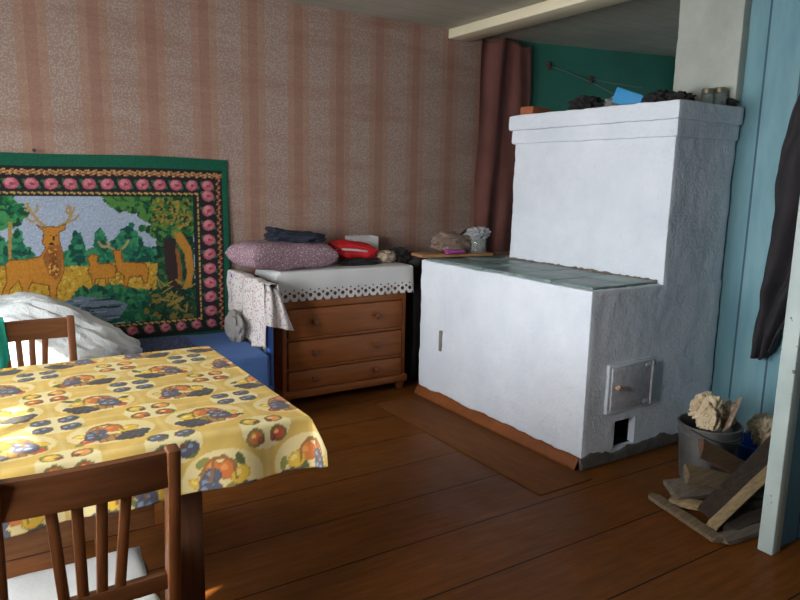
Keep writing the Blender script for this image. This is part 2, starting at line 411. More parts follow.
for i in range(2):
    for j in range(5):
        xa = SX0+.035+i*.25; ya = SY0+.03+j*.285
        MB().lohi((xa+.003, ya+.003, SZ-.02), (min(xa+.247, UX+.01), ya+.282, SZ+.012+.002*((i+j) % 2)), .004).build('cooktop_plate', cooktop_m, st)
mg = MB()
for k in range(46):
    y = SY0+.05+k*.026; r = random.uniform(.008, .02)
    mg.blob((UX-.006, y, SZ+.014), (r, r*1.2, r*.6), 2, .4, 3, k)
mg.build('mortar_line', mortar, st)
# the brown plinth board along the long side, mortar ledge at the front
pl = MB(); pl.grid(lambda u, v: Vector((SX0-.004-.035*(1-v)+.004*noise.noise(Vector((u*9, v, 0))), SY0+.005+u*(SY1-SY0-.02), .004+v*(.058+.016*noise.fractal(Vector((u*7, 3, 1)), .8, 2, 5)))), 90, 4)
pl.build('plinth', plinth_m, st, solid=.008)
ml = MB(); ml.grid(lambda u, v: Vector((SX0-.012+u*1.06, SY0-.014+.012*v+.006*noise.noise(Vector((u*13, v*2, 5))), .002+v*(.058+.03*noise.fractal(Vector((u*6, 7, 1)), .8, 2, 5)))), 80, 5)
ml.build('mortar_ledge', mat('dark_mortar', S(88, 82, 76), .95, .3, 25, .8, 50), st, solid=.012)
# fire door
FD = mat('fire_door_paint', S(176, 174, 180), .55, .22, 30, .4, 60)
fd = MB().lohi((2.70, SY0-.026, .288), (3.00, SY0-.010, .512), .004).build('fire_door', FD, st)
fr = MB()
for lo, hi in (((2.682, SY0-.016, .270), (3.018, SY0+.01, .288)), ((2.682, SY0-.016, .512), (3.018, SY0+.01, .530)), ((2.682, SY0-.016, .288), (2.70, SY0+.01, .512)), ((3.00, SY0-.016, .288), (3.018, SY0+.01, .512))): fr.lohi(lo, hi, .003)
fr.build('door_frame', plaster, st)
hg = MB().tube([(3.004, SY0-.03, .285), (3.004, SY0-.03, .52)], .006)
for z in (.305, .505): hg.lohi((2.95, SY0-.031, z-.01), (3.03, SY0-.024, z+.01), .002)
hg.build('hinge', FD, fd)
rm = mat('rusty_latch', S(168, 142, 112), .6, .35, 40, .4, 60)
lt = MB().tube([(2.735, SY0-.026, .41), (2.735, SY0-.05, .41)], .012, 12); lt.bar((2.72, SY0-.05, .425), (2.775, SY0-.05, .395), .018, .01); lt.build('latch', rm, fd)
dpm = MB().lohi((SX0-.010, 3.437, .345), (SX0+.012, 3.462, .48), .004); dpm.build('damper_slot', mat('damper_grey', S(120, 116, 108), .6), st)
sb_ = MB()
for lo, hi in (((2.755, SY0+.032, .04), (2.779, SY0+.42, .24)), ((2.941, SY0+.044, .04), (2.965, SY0+.42, .24)), ((2.755, SY0+.032, .04), (2.965, SY0+.42, .066)), ((2.755, SY0+.032, .216), (2.965, SY0+.42, .24)), ((2.755, SY0+.40, .04), (2.965, SY0+.43, .24))): sb_.lohi(lo, hi)
sb_.build('ash_chamber', mat('near_black', S(24, 22, 20), .95), st)  # near-black lining inside the ash opening

hs = MB().lohi((2.15, 2.115, .0), (2.50, 3.62, .006), .002).build('hearth_sheet', hearth_m, loc=(2.32, 2.87, 0))
tag(hs, 'flat brown painted sheet lying on floor along the stove', 'hearth sheet')

# ------------------------------------------------------------------ things on top of the stove
TZ = 1.858
tag(MB().box((3.16, 3.35, TZ+.024), (.2, .10, .048), (0, 0, .2), .006).build('brick', mat('brick_red', S(150, 88, 58), .9, .2, 20, .4), loc=(3.16, 3.35, TZ)), 'orange brown brick at back left corner of stove top', 'brick')
tag(MB().blob((3.23, 2.98, TZ+.04), (.10, .09, .05), 4, .4, 2.5, 2, flat=-.75).build('rag', black_cloth, loc=(3.23, 2.98, TZ)), 'dark crumpled rag on stove top behind the blue box', 'rag')
tag(MB().blob((3.32, 2.82, TZ+.035), (.08, .07, .05), 4, .4, 2.5, 5, flat=-.7).build('rag', grey_cloth, loc=(3.32, 2.82, TZ)), 'greyish rag lump on stove top beside the blue box', 'rag')
tag(MB().box((3.24, 2.68, TZ+.052), (.05, .17, .085), (.35, 0, .25), .004).build('box', mat('blue_card', S(48, 138, 190), .6, .1), loc=(3.24, 2.66, TZ)), 'bright blue cardboard box lying tilted on the stove top', 'box')
for k, (x, y, r, lab) in enumerate([(3.23, 2.46, .075, 'black crumpled cloth on stove top right of the blue box'), (3.24, 2.35, .06, 'small black crumpled cloth on stove top near its front edge'), (3.42, 2.50, .08, 'dark cloth heap on stove top against the chimney')]):
    tag(MB().blob((x, y, TZ+r*.4), (r, r*1.1, r*.55), 4, .5, 2.8, 20+k, flat=-.7).build('rag', black_cloth, loc=(x, y, TZ)), lab, 'rag')
def jar(x, y, z, r, h, lab, grp=None, lid=None):
    j = thing('glass_jar', (x, y, z), lab, 'jar', grp)
    MB().lathe((x, y, z), [(0, 0), (r*.9, 0), (r, h*.08), (r, h*.7), (r*.8, h*.84), (r*.8, h), (r*.74, h), (r*.74, h*.84), (r*.93, h*.68), (r*.93, h*.1), (0, h*.06)], 24).build('jar_body', jar_m, j)
    if lid: MB().lathe((x, y, z+h), [(0, .012), (r*.86, .012), (r*.9, .008), (r*.9, -.014), (r*.84, -.014), (r*.84, .004), (0, .004)], 24).build('jar_lid', lid, j)
    return j
lidm = mat('tin_lid', S(150, 140, 120), .35, .2, 9, .1, 60, .7)
jar(3.42, 2.31, TZ, .034, .075, 'left small glass jar at the stove front edge below chimney', 'glass jars on the stove top', lidm)
jar(3.50, 2.29, TZ, .036, .085, 'right small glass jar at the stove front edge below chimney', 'glass jars on the stove top', lidm)
tag(MB().blob((3.56, 2.27, TZ+.02), (.03, .05, .025), 3, .3, 3, 4, flat=-.7).build('rag', black_cloth, loc=(3.56, 2.27, TZ)), 'tiny dark scrap at the far right stove top corner', 'rag')

# ------------------------------------------------------------------ curtain at the end of the wallpaper
CR = mat('curtain_red_brown', S(112, 70, 62), .9, .18, 5, .3, 50)
def curt(u, v):
    x = 3.36+u*(.50-.04*math.sin(v*2)); z = 2.50-v*2.2
    f = .012*math.sin(u*13+v*2.2+1.2*math.sin(v*5))+.03*noise.noise(Vector((u*4, v*3, 0)))
    return Vector((x+.03*math.sin(v*6)*u, 4.175+f, z-.02*math.sin(u*9)))
cu = MB().grid(curt, 60, 70).build('curtain', CR, loc=(3.6, 4.18, .3), solid=.004)
tag(cu, 'dark reddish brown curtain hanging at end of the striped wallpaper', 'curtain')
# cord strung along the green wall
cd = MB()
def gwp(x, z): 
    y = 4.24+(x-3.80)*(3.86-4.24)/1.65; return Vector((x, y-.012, z))
cd.tube([gwp(4.05, 2.36), gwp(4.2, 2.33), gwp(4.45, 2.26), gwp(4.75, 2.15), gwp(5.0, 2.06)], .003, 6)
cd.tube([gwp(4.45, 2.29), gwp(4.6, 2.27), gwp(4.95, 2.25)], .003, 6)
wc = tag(cd.build('cord', mat('cord_grey', S(120, 130, 118), .7), loc=(4.4, 4.1, 2.2)), 'thin cord strung across the dark green wall', 'cord')
for x, z in ((4.05, 2.36), (4.45, 2.28)):
    MB().blob(gwp(x, z), (.02, .012, .03), 3, .5, 3, int(x*9)).build('knot', mat('rust_knot', S(90, 60, 52), .8), wc)

# ================================================================== DRESSER
dr = thing('chest_of_drawers', (2.055, 4.02, 0), 'brown wooden chest of three drawers standing against the wallpapered wall', 'dresser')
DX0, DX1, DY0, DY1 = 1.60, 2.505, 3.82, 4.22
body = MB()
body.lohi((DX0, DY0+.004, .10), (DX0+.03, DY1, .835), .004).lohi((DX1-.03, DY0+.004, .10), (DX1, DY1, .835), .004)
body.lohi((DX0+.03, DY1-.015, .10), (DX1-.03, DY1, .835))
body.build('side_panel', wood_dresser_v, dr)
fm = MB()
for a, b in ((.055, .10), (.232, .250), (.424, .442), (.63, .70), (.70, .80)): fm.lohi((DX0+.03, DY0+.006, a), (DX1-.03, DY0+.03, b), .002)
fm.build('frame', wood_dresser, dr)
MB().lohi((DX0-.015, DY0-.02, .835), (DX1+.015, DY1+.01, .86), .006).build('top_panel', wood_dresser, dr)
MB().lohi((DX0-.012, DY0-.018, .055), (DX1+.012, DY1, .105), .008).build('base_rail', wood_dresser, dr)
for x in (DX0+.03, DX1-.03):
    for y in (DY0+.03, DY1-.04): MB().bar((x, y, .06), (x, y, 0), .055, .055, (0, 1, 0), .004, .7).build('foot', wood_dresser_v, dr)
for z0, z1 in ((.105, .232), (.25, .424), (.442, .63)):
    dw = MB().lohi((DX0+.036, DY0-.006, z0+.004), (DX1-.036, DY0+.02, z1-.004), .006).build('drawer', wood_dresser, dr)
    bx = MB().lohi((DX0+.05, DY0+.02, z0+.01), (DX1-.05, DY1-.05, z0+.02)).build('drawer_bottom', wood_dresser_v, dw)
    for x in (DX0+.205, DX1-.24):
        zc = (z0+z1)/2+.005
        MB().lathe(None, [(0, 0), (.012, 0), (.010, .01), (.018, .018), (.023, .026), (.021, .033), (.011, .038), (0, .039)], 18,
                   Matrix.Translation((x, DY0-.006, zc)) @ Matrix.Rotation(PI/2, 4, 'X')).build('knob', wood_knob, dw)
# lace runner on the dresser
L0, L1 = 1.52, 2.55
def lace(u, v):
    x = L0+u*(L1-L0); s_ = v*.575                     # along the cloth: .39 over the top, then the drop
    top = .39
    wob = .006*math.sin(u*31)+.008*noise.noise(Vector((u*6, v*2, 1)))
    if s_ <= top: p = Vector((x, 4.19-s_, .8655))
    else:
        d_ = s_-top; k = min(d_/.012, 1)
        p = Vector((x, 4.19-top-.010*k-.012*d_/.18+wob*d_*4, .8655-max(0, d_-.004)))
    ex = x-(DX1+.016)
    if ex > 0: p.x = DX1+.017+.35*ex; p.z = min(p.z, .8655-ex*1.0) if s_ <= top else p.z-.2*ex
    ex = (DX0-.016)-x
    if ex > 0: p.x = DX0-.017-.35*ex; p.z = min(p.z, .8655-ex*1.0) if s_ <= top else p.z-.2*ex
    return p
def lace_keep(u, v):
    s_ = v*.575
    b = .575-s_                                       # distance from the hem
    q = (u*(L1-L0)) % .056/.056-.5
    if b < .022 and abs(q) > .5-.26*(1-b/.022): return False
    if .020 < b < .048 and (q*.056)**2+(b-.034)**2 < .0125**2: return False
    q2 = (u*(L1-L0)+.028) % .056/.056-.5
    if (q2*.056)**2+(b-.050)**2 < .0085**2: return False
    if .064 < b < .074 and (q*.056)**2+(b-.068)**2 < .006**2: return False
    return True
lc = MB().grid(lace, 360, 190, lace_keep).build('lace_runner', white_cloth, loc=(2.03, 4.0, .866), solid=.0016)
tag(lc, 'white lace edged runner draped over chest of drawers', 'lace runner')
# pillow with small print
def printed(name, c0, c1, c2, sc):
    t = NT(name); v = t.coord(); vo = t.n('TexVoronoi', Vector=v, Scale=sc)
    w2 = t.n('TexVoronoi', Vector=t.coord((1, 1, 1), (.3, .2, .1)), Scale=sc*.7)
    c = t.mix(t.ramp(vo.outputs[0], [(.28, (1, 1, 1, 1)), (.36, (0, 0, 0, 1))]), c0, c1)
    c = t.mix(t.ramp(w2.outputs[0], [(.2, (1, 1, 1, 1)), (.26, (0, 0, 0, 1))]), c, c2)
    t.p(Base_Color=c, Roughness=.85); t.bump(t.noise(v, 14, 4), .3, .01); return t.m
pil_m = printed('pillow_print', S(142, 112, 122), S(186, 168, 174), S(104, 66, 86), 75)
flor_m = printed('floral_print', S(190, 184, 180), S(170, 134, 140), S(124, 130, 128), 60)
def pillow(c, a, b, h, rot, seedv, sag=None):
    bmx = bmesh.new(); N = 36
    for sgn in (1, -1):
        V = []
        for i in range(N+1):
            for j in range(N+1):
                u, v = i/N*2-1, j/N*2-1
                e = max(0, (1-u**6))**.42*max(0, (1-v**6))**.42
                z = sgn*h*e*(1+.12*noise.noise(Vector((u*2.5, v*2.5, seedv+sgn))))
                pin = 1-.10*(1-abs(u*v))*(abs(u)**6+abs(v)**6)
                V.append(bmx.verts.new((a*u*pin, b*v*pin, z)))
        for i in range(N):
            for j in range(N): bmx.faces.new([V[i*(N+1)+j], V[(i+1)*(N+1)+j], V[(i+1)*(N+1)+j+1], V[i*(N+1)+j+1]])
    bmesh.ops.remove_doubles(bmx, verts=bmx.verts, dist=1e-5)
    if sag:
        for v in bmx.verts: v.co.z -= sag(v.co)
    return MB().add(bmx, Matrix.Translation(c) @ Euler(rot).to_matrix().to_4x4())
pw = pillow((1.68, 4.00, .950), .31, .19, .082, (0, .03, .14), 1).build('pillow', pil_m, loc=(1.70, 4.02, .87))
tag(pw, 'mauve patterned pillow lying on left end of chest of drawers', 'pillow')
nv = MB()
nv.blob((1.78, 4.03, 1.05), (.19, .12, .045), 5, .22, 2.6, 3, (0, .05, -.1), .8)
nv.blob((1.69, 4.05, 1.085), (.10, .06, .022), 4, .25, 3, 6, (0, .25, -.2), .8)
tag(nv.build('folded_clothing', navy_cloth, loc=(1.77, 4.04, 1.0)), 'folded dark navy clothing on top of the mauve pillow', 'clothing')
rd = MB().blob((2.19, 4.03, .955), (.17, .10, .062), 5, .14, 2.2, 9, (0, .12, -.12), .75)
rb = tag(rd.build('pouch', red_cloth, loc=(2.19, 4.03, .87)), 'bright red soft pouch with white piping beside the pillow', 'pouch')
pts = [Vector((2.19+.165*math.cos(a), 4.03-.10*abs(math.sin(a))-.003, .945-.02*math.cos(a)-.02*math.sin(a))) for a in np.linspace(PI*1.02, PI*1.98, 14)]
MB().tube(pts, .007, 8).build('piping', white_cloth, rb)
bxp = thing('box', (2.33, 4.14, .868), 'small open white box standing behind red pouch', 'box')
q = MB(); q.lohi((2.23, 4.08, .868), (2.43, 4.20, .874)); q.lohi((2.23, 4.08, .874), (2.43, 4.084, 1.04)); q.lohi((2.23, 4.196, .874), (2.43, 4.20, 1.04)); q.lohi((2.23, 4.084, .874), (2.234, 4.196, 1.04)); q.lohi((2.426, 4.084, .874), (2.43, 4.196, 1.04)); q.build('carton', white_cloth, bxp)
tag(MB().blob((2.43, 3.98, .905), (.085, .06, .045), 4, .3, 2.5, 13, flat=-.8).build('rag', mat('beige_cloth', S(168, 150, 130), .9), loc=(2.43, 3.98, .868)), 'beige cloth bundle at right end of the lace runner', 'rag')
tag(MB().blob((2.20, 3.94, .885), (.14, .05, .03), 4, .3, 2.5, 15, flat=-.6).build('rag', black_cloth, loc=(2.20, 3.94, .868)), 'dark flat cloth tucked under the red pouch', 'rag')
def gapc(u, v):  # added sheet, its black stands in for the shade of the gap
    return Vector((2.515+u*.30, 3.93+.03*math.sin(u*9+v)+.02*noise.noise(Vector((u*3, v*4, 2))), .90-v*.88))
tag(MB().grid(gapc, 24, 40).build('gap_shade_sheet', black_cloth, loc=(2.65, 3.93, .02), solid=.004), 'black sheet added as shade between chest of drawers and stove', 'cloth')
tag(MB().blob((2.56, 4.02, .90), (.10, .09, .055), 4, .4, 2.6, 31, flat=-.6).build('bag', black_cloth, loc=(2.56, 4.02, .86)), 'black crumpled bag between the lace runner and wooden board', 'bag')

# ------------------------------------------------------------------ on the back of the cooktop
KZ = SZ+.014
bd = MB(); bd.bar((2.50, 3.70, KZ+.014), (3.04, 3.63, KZ+.014), .17, .02, (0, 0, 1), .005)
tag(bd.build('cutting_board', wood_board, loc=(2.78, 3.66, KZ)), 'brown wooden board lying across the back of the cooktop', 'board')
BZ = KZ+.025
tag(MB().blob((2.77, 3.69, BZ+.06), (.155, .085, .075), 5, .2, 2.4, 17, (0, .12, 0), flat=-.65).build('bag', mat('taupe_cloth', S(126, 106, 94), .9, .15), loc=(2.76, 3.68, BZ)), 'slumped taupe cloth bag on the wooden board', 'bag')
tag(MB().bar((2.66, 3.60, BZ+.017), (2.80, 3.575, BZ+.015), .055, .028, (0, 0, 1), .010, .7).build('dish', mat('purple_plastic', S(150, 62, 136), .35, .08), loc=(2.73, 3.585, BZ)), 'small purple plastic tray on the wooden board', 'tray')
tg = MB().tube([(2.84, 3.69, BZ+.11), (2.88, 3.67, BZ+.15), (2.93, 3.65, BZ+.13), (2.95, 3.64, BZ+.04), (2.96, 3.64, BZ+.02)], [.006, .009, .01, .008, .006], 10)
tag(tg.build('tongs', black_cloth, loc=(2.9, 3.66, BZ)), 'black curved tongs handle leaning on the taupe bag', 'tongs')
tag(MB().bar((3.07, 3.58, KZ+.012), (3.38, 3.60, KZ+.012), .035, .022).build('stick', rot_wood[1], loc=(3.2, 3.59, KZ)), 'short brown stick of wood behind the tall stove block', 'stick')
jx, jy = 3.085, 3.585
j = jar(2.955, 3.63, BZ+.0, .058, .13, 'glass jar capped with crumpled plastic film on wooden board')
MB().blob((2.955, 3.63, BZ+.13), (.08, .08, .042), 5, .30, 3.2, 21).build('film_cover', mat('dull_film', S(150, 150, 150), .4, .15, 12, .3, 40), j)

# ================================================================== BED
bedr = thing('bed', (.5, 3.85, 0), 'metal bed with blue cover and blue end rails below the tapestry', 'bed')
BX0, BX1, BY0, BY1 = -.62, 1.42, 3.50, 4.20
MB().lohi((BX0, BY0+.02, .22), (BX1-.03, BY1, .43), .05).build('mattress', grey_cloth, bedr)
t = NT('blue_quilt'); v = t.coord(); f = t.n('TexVoronoi', Vector=v, Scale=60).outputs[0]
xx = t.n('SeparateXYZ', Vector=v).outputs[0]; 
pat = t.math('LESS_THAN', xx, .60)
c = t.mix(pat, S(66, 98, 150), t.ramp(f, [(.2, S(92, 106, 136)), (.5, S(58, 70, 104))]))
t.p(Base_Color=c, Roughness=.85); t.bump(t.noise(v, 9, 4), .4, .02); quilt_m = t.m
def quilt(u, v):
    x = BX0+.01+u*(BX1-BX0-.055); s_ = v*.90
    if s_ < .68: y = 4.19-s_; z = .447
    else: k = s_-.68; y = 3.51-.03*math.sin(min(k/.03, 1)*PI/2)-.05*k; z = .447-max(0, k-.02)
    return Vector((x, y, z+.010*noise.noise(Vector((x*5, s_*6, 0)))+.006*math.sin(x*9+s_*4)))
MB().grid(quilt, 120, 60).build('bed_cover', quilt_m, bedr, solid=.008)
for x in (BX1, BX0):
    for y in (BY0+.08, BY1-.03):
        MB().tube([(x, y, 0), (x, y, .80)], .021, 14).lathe((x, y, .80), [(.021, 0), (.024, .004), (.02, .02), (.012, .03), (0, .033)], 14).build('bed_post', blue_paint, bedr)
    for z in (.30, .80): MB().tube([(x, BY0+.08, z), (x, BY1-.03, z)], .013).build('end_rail', blue_paint, bedr)
    for k in range(6):
        y = BY0+.08+(k+1)*(BY1-BY0-.11)/7
        MB().tube([(x, y, .30), (x, y, .80)], .009, 8).build('end_bar', white_paint, bedr)
for y in (BY0+.05, BY1-.03): MB().lohi((BX0, y-.012, .20), (BX1, y+.012, .25), .003).build('side_rail', blue_paint, bedr)
# floral cloth over the bed end
def flor(u, v):
    y = 3.54+u*.66; s_ = v*.60-.34                   # s<0: room side (towards the tapestry bed), s>0: dresser side
    wig = .016*math.sin(u*21+v*2)+.014*noise.noise(Vector((u*5, v*4, 2)))
    drop = abs(s_)*(1.14 if s_ < 0 else 1); cut = 1-.35*max(0, u-.35)
    if s_ < 0: x = 1.42-.03*min(drop/.03, 1)-.03*drop+wig; z = .845-max(0, drop-.02)*cut-.06*math.sin(u*5)*drop
    else: x = 1.42+.03*min(drop/.03, 1)+.02*drop+wig*.6; z = .845-max(0, drop-.02)*cut
    return Vector((x, y+.05*(drop)*math.sin(u*7), z+.008*noise.noise(Vector((u*7, v*6, 3)))))
fl = MB().grid(flor, 50, 60)
def flap(u, v):
    x = 1.375+u*.18*(.45+.55*v); drop = v*(.24+.05*u)
    return Vector((x, 3.556-.02*min(v*6, 1)+.012*math.sin(u*12+v*2), .85-drop-.05*u*(1-v)))
fl.grid(flap, 24, 30)
flo = tag(fl.build('draped_cloth', flor_m, loc=(1.43, 3.8, .8), solid=.003), 'pale floral cloth draped over blue bed end rail', 'cloth')
tag(MB().blob((1.325, 3.90, .535), (.045, .11, .105), 4, .2, 2, 41, flat=-.9).build('bundle', grey_cloth, loc=(1.325, 3.93, .46)), 'grey cloth bundle on the bed under the floral cloth', 'bundle')
# plastic-wrapped bundle on the bed
def bagshape():
    b = bmesh.new(); bmesh.ops.create_icosphere(b, subdivisions=6, radius=1)
    apex = Vector((-.35, -.2, .9)).normalized()
    for v in b.verts:
        n = v.co.normalized(); z = n.z
        e1 = apex.cross(Vector((0, 1, 0))).normalized(); e2 = apex.cross(e1)
        th = math.atan2(n.dot(e1), n.dot(e2)); rr = math.acos(max(-1, min(1, n.dot(apex))))
        fold = abs(noise.noise(Vector((th*3.6, rr*.7, 2))))+.5*abs(noise.noise(Vector((th*8, rr*1.5, 7))))
        k = 1+.07*noise.fractal(n*2.2+Vector((4, 1, 2)), 1, 2, 5)+.13*fold*min(1, rr*1.2)
        x = n.x*.46*k; y = n.y*.30*k; zz = z*.315*k
        if n.x > 0: x += .10*n.x*max(0, .45-max(z, 0)); zz -= .42*n.x*max(zz, 0)
        if zz < -.05: zz = -.05+(zz+.05)*.06
        v.co = Vector((x, y, zz))
    return b
pbag = MB().add(bagshape(), Matrix.Translation((.22, 3.80, .51))).build('plastic_bundle', film_m, loc=(.12, 3.80, .46))
tag(pbag, 'large bedding bundle wrapped in white plastic film on the bed', 'bundle')

# ================================================================== TAPESTRY
TX0, TX1, TZ0, TZ1 = -.62, 1.415, .435, 1.545
TAP = {
    'pines_left': [(-0.008, 0.928), (0.004, 1.077), (0.156, 1.091), (0.185, 1.063), (0.236, 1.121), (0.271, 1.043), (0.317, 0.995), (0.32, 0.912)],
    'pines_mid': [(0.444, 0.906), (0.458, 0.999), (0.503, 1.026), (0.52, 1.101), (0.55, 1.11), (0.572, 1.034), (0.578, 0.986), (0.616, 1.023), (0.624, 1.109), (0.657, 1.137), (0.689, 1.069), (0.695, 1.001), (0.735, 1.077), (0.762, 1.057), (0.783, 1.125), (0.84, 1.153), (0.828, 0.887)],
    'pines_right': [(0.7, 0.918), (0.706, 1.03), (0.77, 1.117), (0.817, 1.148), (0.86, 1.074), (0.889, 1.025), (0.999, 0.988), (1.013, 0.903)],
    'meadow': [(-0.292, 0.941), (0.81, 0.908), (0.801, 0.687), (-0.306, 0.771)],
    'meadow2': [(0.701, 0.929), (0.997, 0.911), (0.989, 0.701), (0.691, 0.723)],
    'bush_front': [(0.415, 0.554), (0.511, 0.779), (0.75, 0.799), (0.884, 0.75), (1.001, 0.759), (1.046, 0.669), (1.19, 0.555), (1.19, 0.55), (0.739, 0.571)],
    'water': [(0.425, 0.716), (0.53, 0.743), (0.68, 0.72), (0.789, 0.676), (0.741, 0.607), (0.651, 0.579), (0.418, 0.6)],
    'crown': [(0.687, 1.313), (1.213, 1.318), (1.206, 1.06), (1.122, 1.123), (1.084, 1.075), (1.038, 1.113), (0.989, 1.065), (0.876, 1.127), (0.958, 1.15), (0.902, 1.186), (0.836, 1.233), (0.748, 1.245)],
    'crown_l': [(-0.05, 1.328), (0.218, 1.313), (0.291, 1.224), (0.239, 1.161), (0.159, 1.136), (0.085, 1.172), (-0.064, 1.148)],
    'trunk_r': [(1.069, 1.103), (1.121, 1.094), (1.174, 0.999), (1.186, 0.861), (1.161, 0.75), (1.12, 0.752), (1.143, 0.846), (1.13, 0.966), (1.083, 1.044)],
    'trunk_d': [(1.012, 1.054), (1.059, 1.07), (1.089, 0.985), (1.113, 0.848), (1.103, 0.745), (1.032, 0.758), (1.013, 0.903)],
    'trunk_o': [(1.075, 1.011), (1.098, 0.985), (1.114, 0.865), (1.107, 0.771), (1.082, 0.781), (1.09, 0.866)],
    'trunk_l': [(0.197, 1.171), (0.218, 1.171), (0.199, 0.968), (0.185, 0.968)],
    'under_r': [(0.996, 0.904), (1.008, 0.768), (0.925, 0.74), (0.888, 0.624), (1.0, 0.563), (1.2, 0.562), (1.202, 0.756), (1.157, 0.741), (1.107, 0.753)],
    'stag': [(0.17, 0.946), (0.195, 0.968), (0.266, 0.965), (0.34, 0.98), (0.36, 1.012), (0.37, 1.035), (0.355, 1.054), (0.362, 1.095), (0.367, 1.123), (0.341, 1.142), (0.333, 1.155), (0.368, 1.141), (0.4, 1.145), (0.437, 1.14), (0.476, 1.158), (0.476, 1.13), (0.441, 1.114), (0.439, 1.07), (0.444, 1.047), (0.454, 1.0), (0.457, 0.905), (0.432, 0.84), (0.414, 0.812), (0.404, 0.727), (0.375, 0.729), (0.372, 0.815), (0.331, 0.827), (0.29, 0.839), (0.263, 0.784), (0.25, 0.71), (0.23, 0.712), (0.24, 0.805), (0.227, 0.852), (0.184, 0.808), (0.164, 0.745), (0.132, 0.747), (0.152, 0.81), (0.171, 0.846)],
    'mane': [(0.385, 1.037), (0.44, 1.047), (0.452, 0.971), (0.438, 0.868), (0.407, 0.846), (0.376, 0.881), (0.356, 0.947), (0.353, 0.985)],
    'hind1': [(0.577, 0.957), (0.6, 0.985), (0.635, 0.974), (0.629, 0.935), (0.646, 0.923), (0.701, 0.927), (0.731, 0.901), (0.724, 0.843), (0.687, 0.84), (0.684, 0.805), (0.672, 0.806), (0.669, 0.841), (0.615, 0.839), (0.609, 0.81), (0.597, 0.811), (0.594, 0.86), (0.58, 0.88), (0.589, 0.928)],
    'hind2': [(0.719, 0.998), (0.765, 1.004), (0.769, 0.931), (0.823, 0.925), (0.893, 0.916), (0.915, 0.875), (0.904, 0.8), (0.88, 0.801), (0.874, 0.843), (0.803, 0.839), (0.788, 0.782), (0.77, 0.783), (0.773, 0.849), (0.736, 0.875), (0.728, 0.933)],
}
TAPL = {
    'ant1': [(0.379, 1.141), (0.344, 1.178), (0.314, 1.215), (0.297, 1.255), (0.294, 1.269)],
    'ant1b': [(0.344, 1.178), (0.312, 1.174), (0.285, 1.192)],
    'ant1c': [(0.316, 1.21), (0.344, 1.242), (0.342, 1.264)],
    'ant1d': [(0.307, 1.233), (0.284, 1.237)],
    'ant2': [(0.437, 1.142), (0.485, 1.167), (0.509, 1.209), (0.503, 1.256)],
    'ant2b': [(0.489, 1.169), (0.524, 1.181), (0.547, 1.209)],
    'ant2c': [(0.509, 1.209), (0.528, 1.246)],
    'ant2d': [(0.508, 1.204), (0.484, 1.228), (0.494, 1.256)],
    'ant3': [(0.731, 1.0), (0.696, 1.025), (0.66, 1.026), (0.644, 1.051)],
    'ant3b': [(0.701, 1.02), (0.688, 1.05)],
    'ant4': [(0.759, 1.004), (0.783, 1.018), (0.808, 1.056)],
}

cv = Canvas(TX0, TX1, TZ0, TZ1, .005, S(20, 96, 72))
GD = S(28, 98, 66)
cv.rect(TX0+.055, 1.378, TZ0+.025, 1.478, S(34, 34, 40))
IX0, IX1, IZ0, IZ1 = TX0+.245, 1.190, .560, 1.312
def rose(x, z, r, rot):
    cv.ell(x-.85*r, z+.3*r, r*.55, r*.3, S(52, 110, 66), 2.4+rot); cv.ell(x+.85*r, z-.3*r, r*.55, r*.3, S(52, 110, 66), 2.4+rot)
    cv.ell(x, z, r, r*.88, S(190, 96, 112), rot); cv.ell(x-.2*r, z+.2*r, r*.62, r*.5, S(216, 138, 148), rot+.5); cv.ell(x+.12*r, z-.05*r, r*.34, r*.26, S(164, 64, 84), rot); cv.ell(x+.3*r, z-.4*r, r*.4, r*.2, S(206, 122, 132), rot+.2)
n = 18
for k in range(n+1):
    x = TX0+.17+k*(1.285-TX0-.17)/n
    rose(x, 1.382, .036, .4*math.sin(k*2.3)); rose(x, .515, .030, .4*math.sin(k*1.7))
for k in range(9):
    z = .515+(k+.9)*(1.382-.515)/9.6
    rose(1.285, z, .038, .5*math.sin(k*2.1)); rose(TX0+.165, z, .038, .5*math.sin(k*1.9))
# orange fringe garland outside the roses, thin gold line inside
for k in range(140):
    x = TX0+.07+k*(1.30+.06-TX0-.06)/139
    for j, cc in enumerate((S(196, 132, 84), S(178, 100, 78))): cv.ell(x, 1.452-.014*j+.006*math.sin(k*1.9), .008, .006, cc if k % 2 else S(206, 168, 100))
for k in range(80):
    z = TZ0+.04+k*(1.44-TZ0-.04)/79
    for xx in (1.352, TX0+.085): cv.ell(xx+.008*math.sin(k*1.9), z, .009, .006, S(196, 140, 88) if k % 2 else S(170, 92, 72))
    for xx in (1.222, TX0+.212): cv.ell(xx, z if .54 < z < 1.33 else .9, .007, .006, S(200, 172, 96) if k % 3 else S(120, 60, 50))
for k in range(150):
    x = TX0+.21+k*(1.22-TX0-.21)/149
    for zz in (1.332, .552): cv.ell(x, zz+.003*math.sin(k*2.1), .007, .006, S(200, 172, 96) if k % 3 else S(120, 60, 50))
pic = (IX0, IX1, IZ0, IZ1); before = cv.C.copy()
cv.rect(IX0, IX1, IZ0, IZ1, S(172, 184, 204))
dk, lt_ = S(20, 76, 62), S(60, 140, 96)
for k in ('pines_left', 'pines_mid', 'pines_right'): cv.foliage(TAP[k], S(34, 112, 84), 260, .026, dk, lt_)
cv.foliage([(IX0, .84), (IX0, 1.06), (-.30, 1.02), (-.22, 1.12), (-.12, 1.0), (-.02, 1.10), (.08, 1.0), (.2, 1.02), (.2, .84)], S(34, 112, 84), 260, .026, dk, lt_)
cv.foliage([(IX0, IZ1), (IX0, 1.08), (-.28, 1.13), (-.20, 1.22), (-.10, 1.25), (-.12, IZ1)], S(34, 98, 56), 300, .028, S(22, 66, 44), S(84, 134, 62))
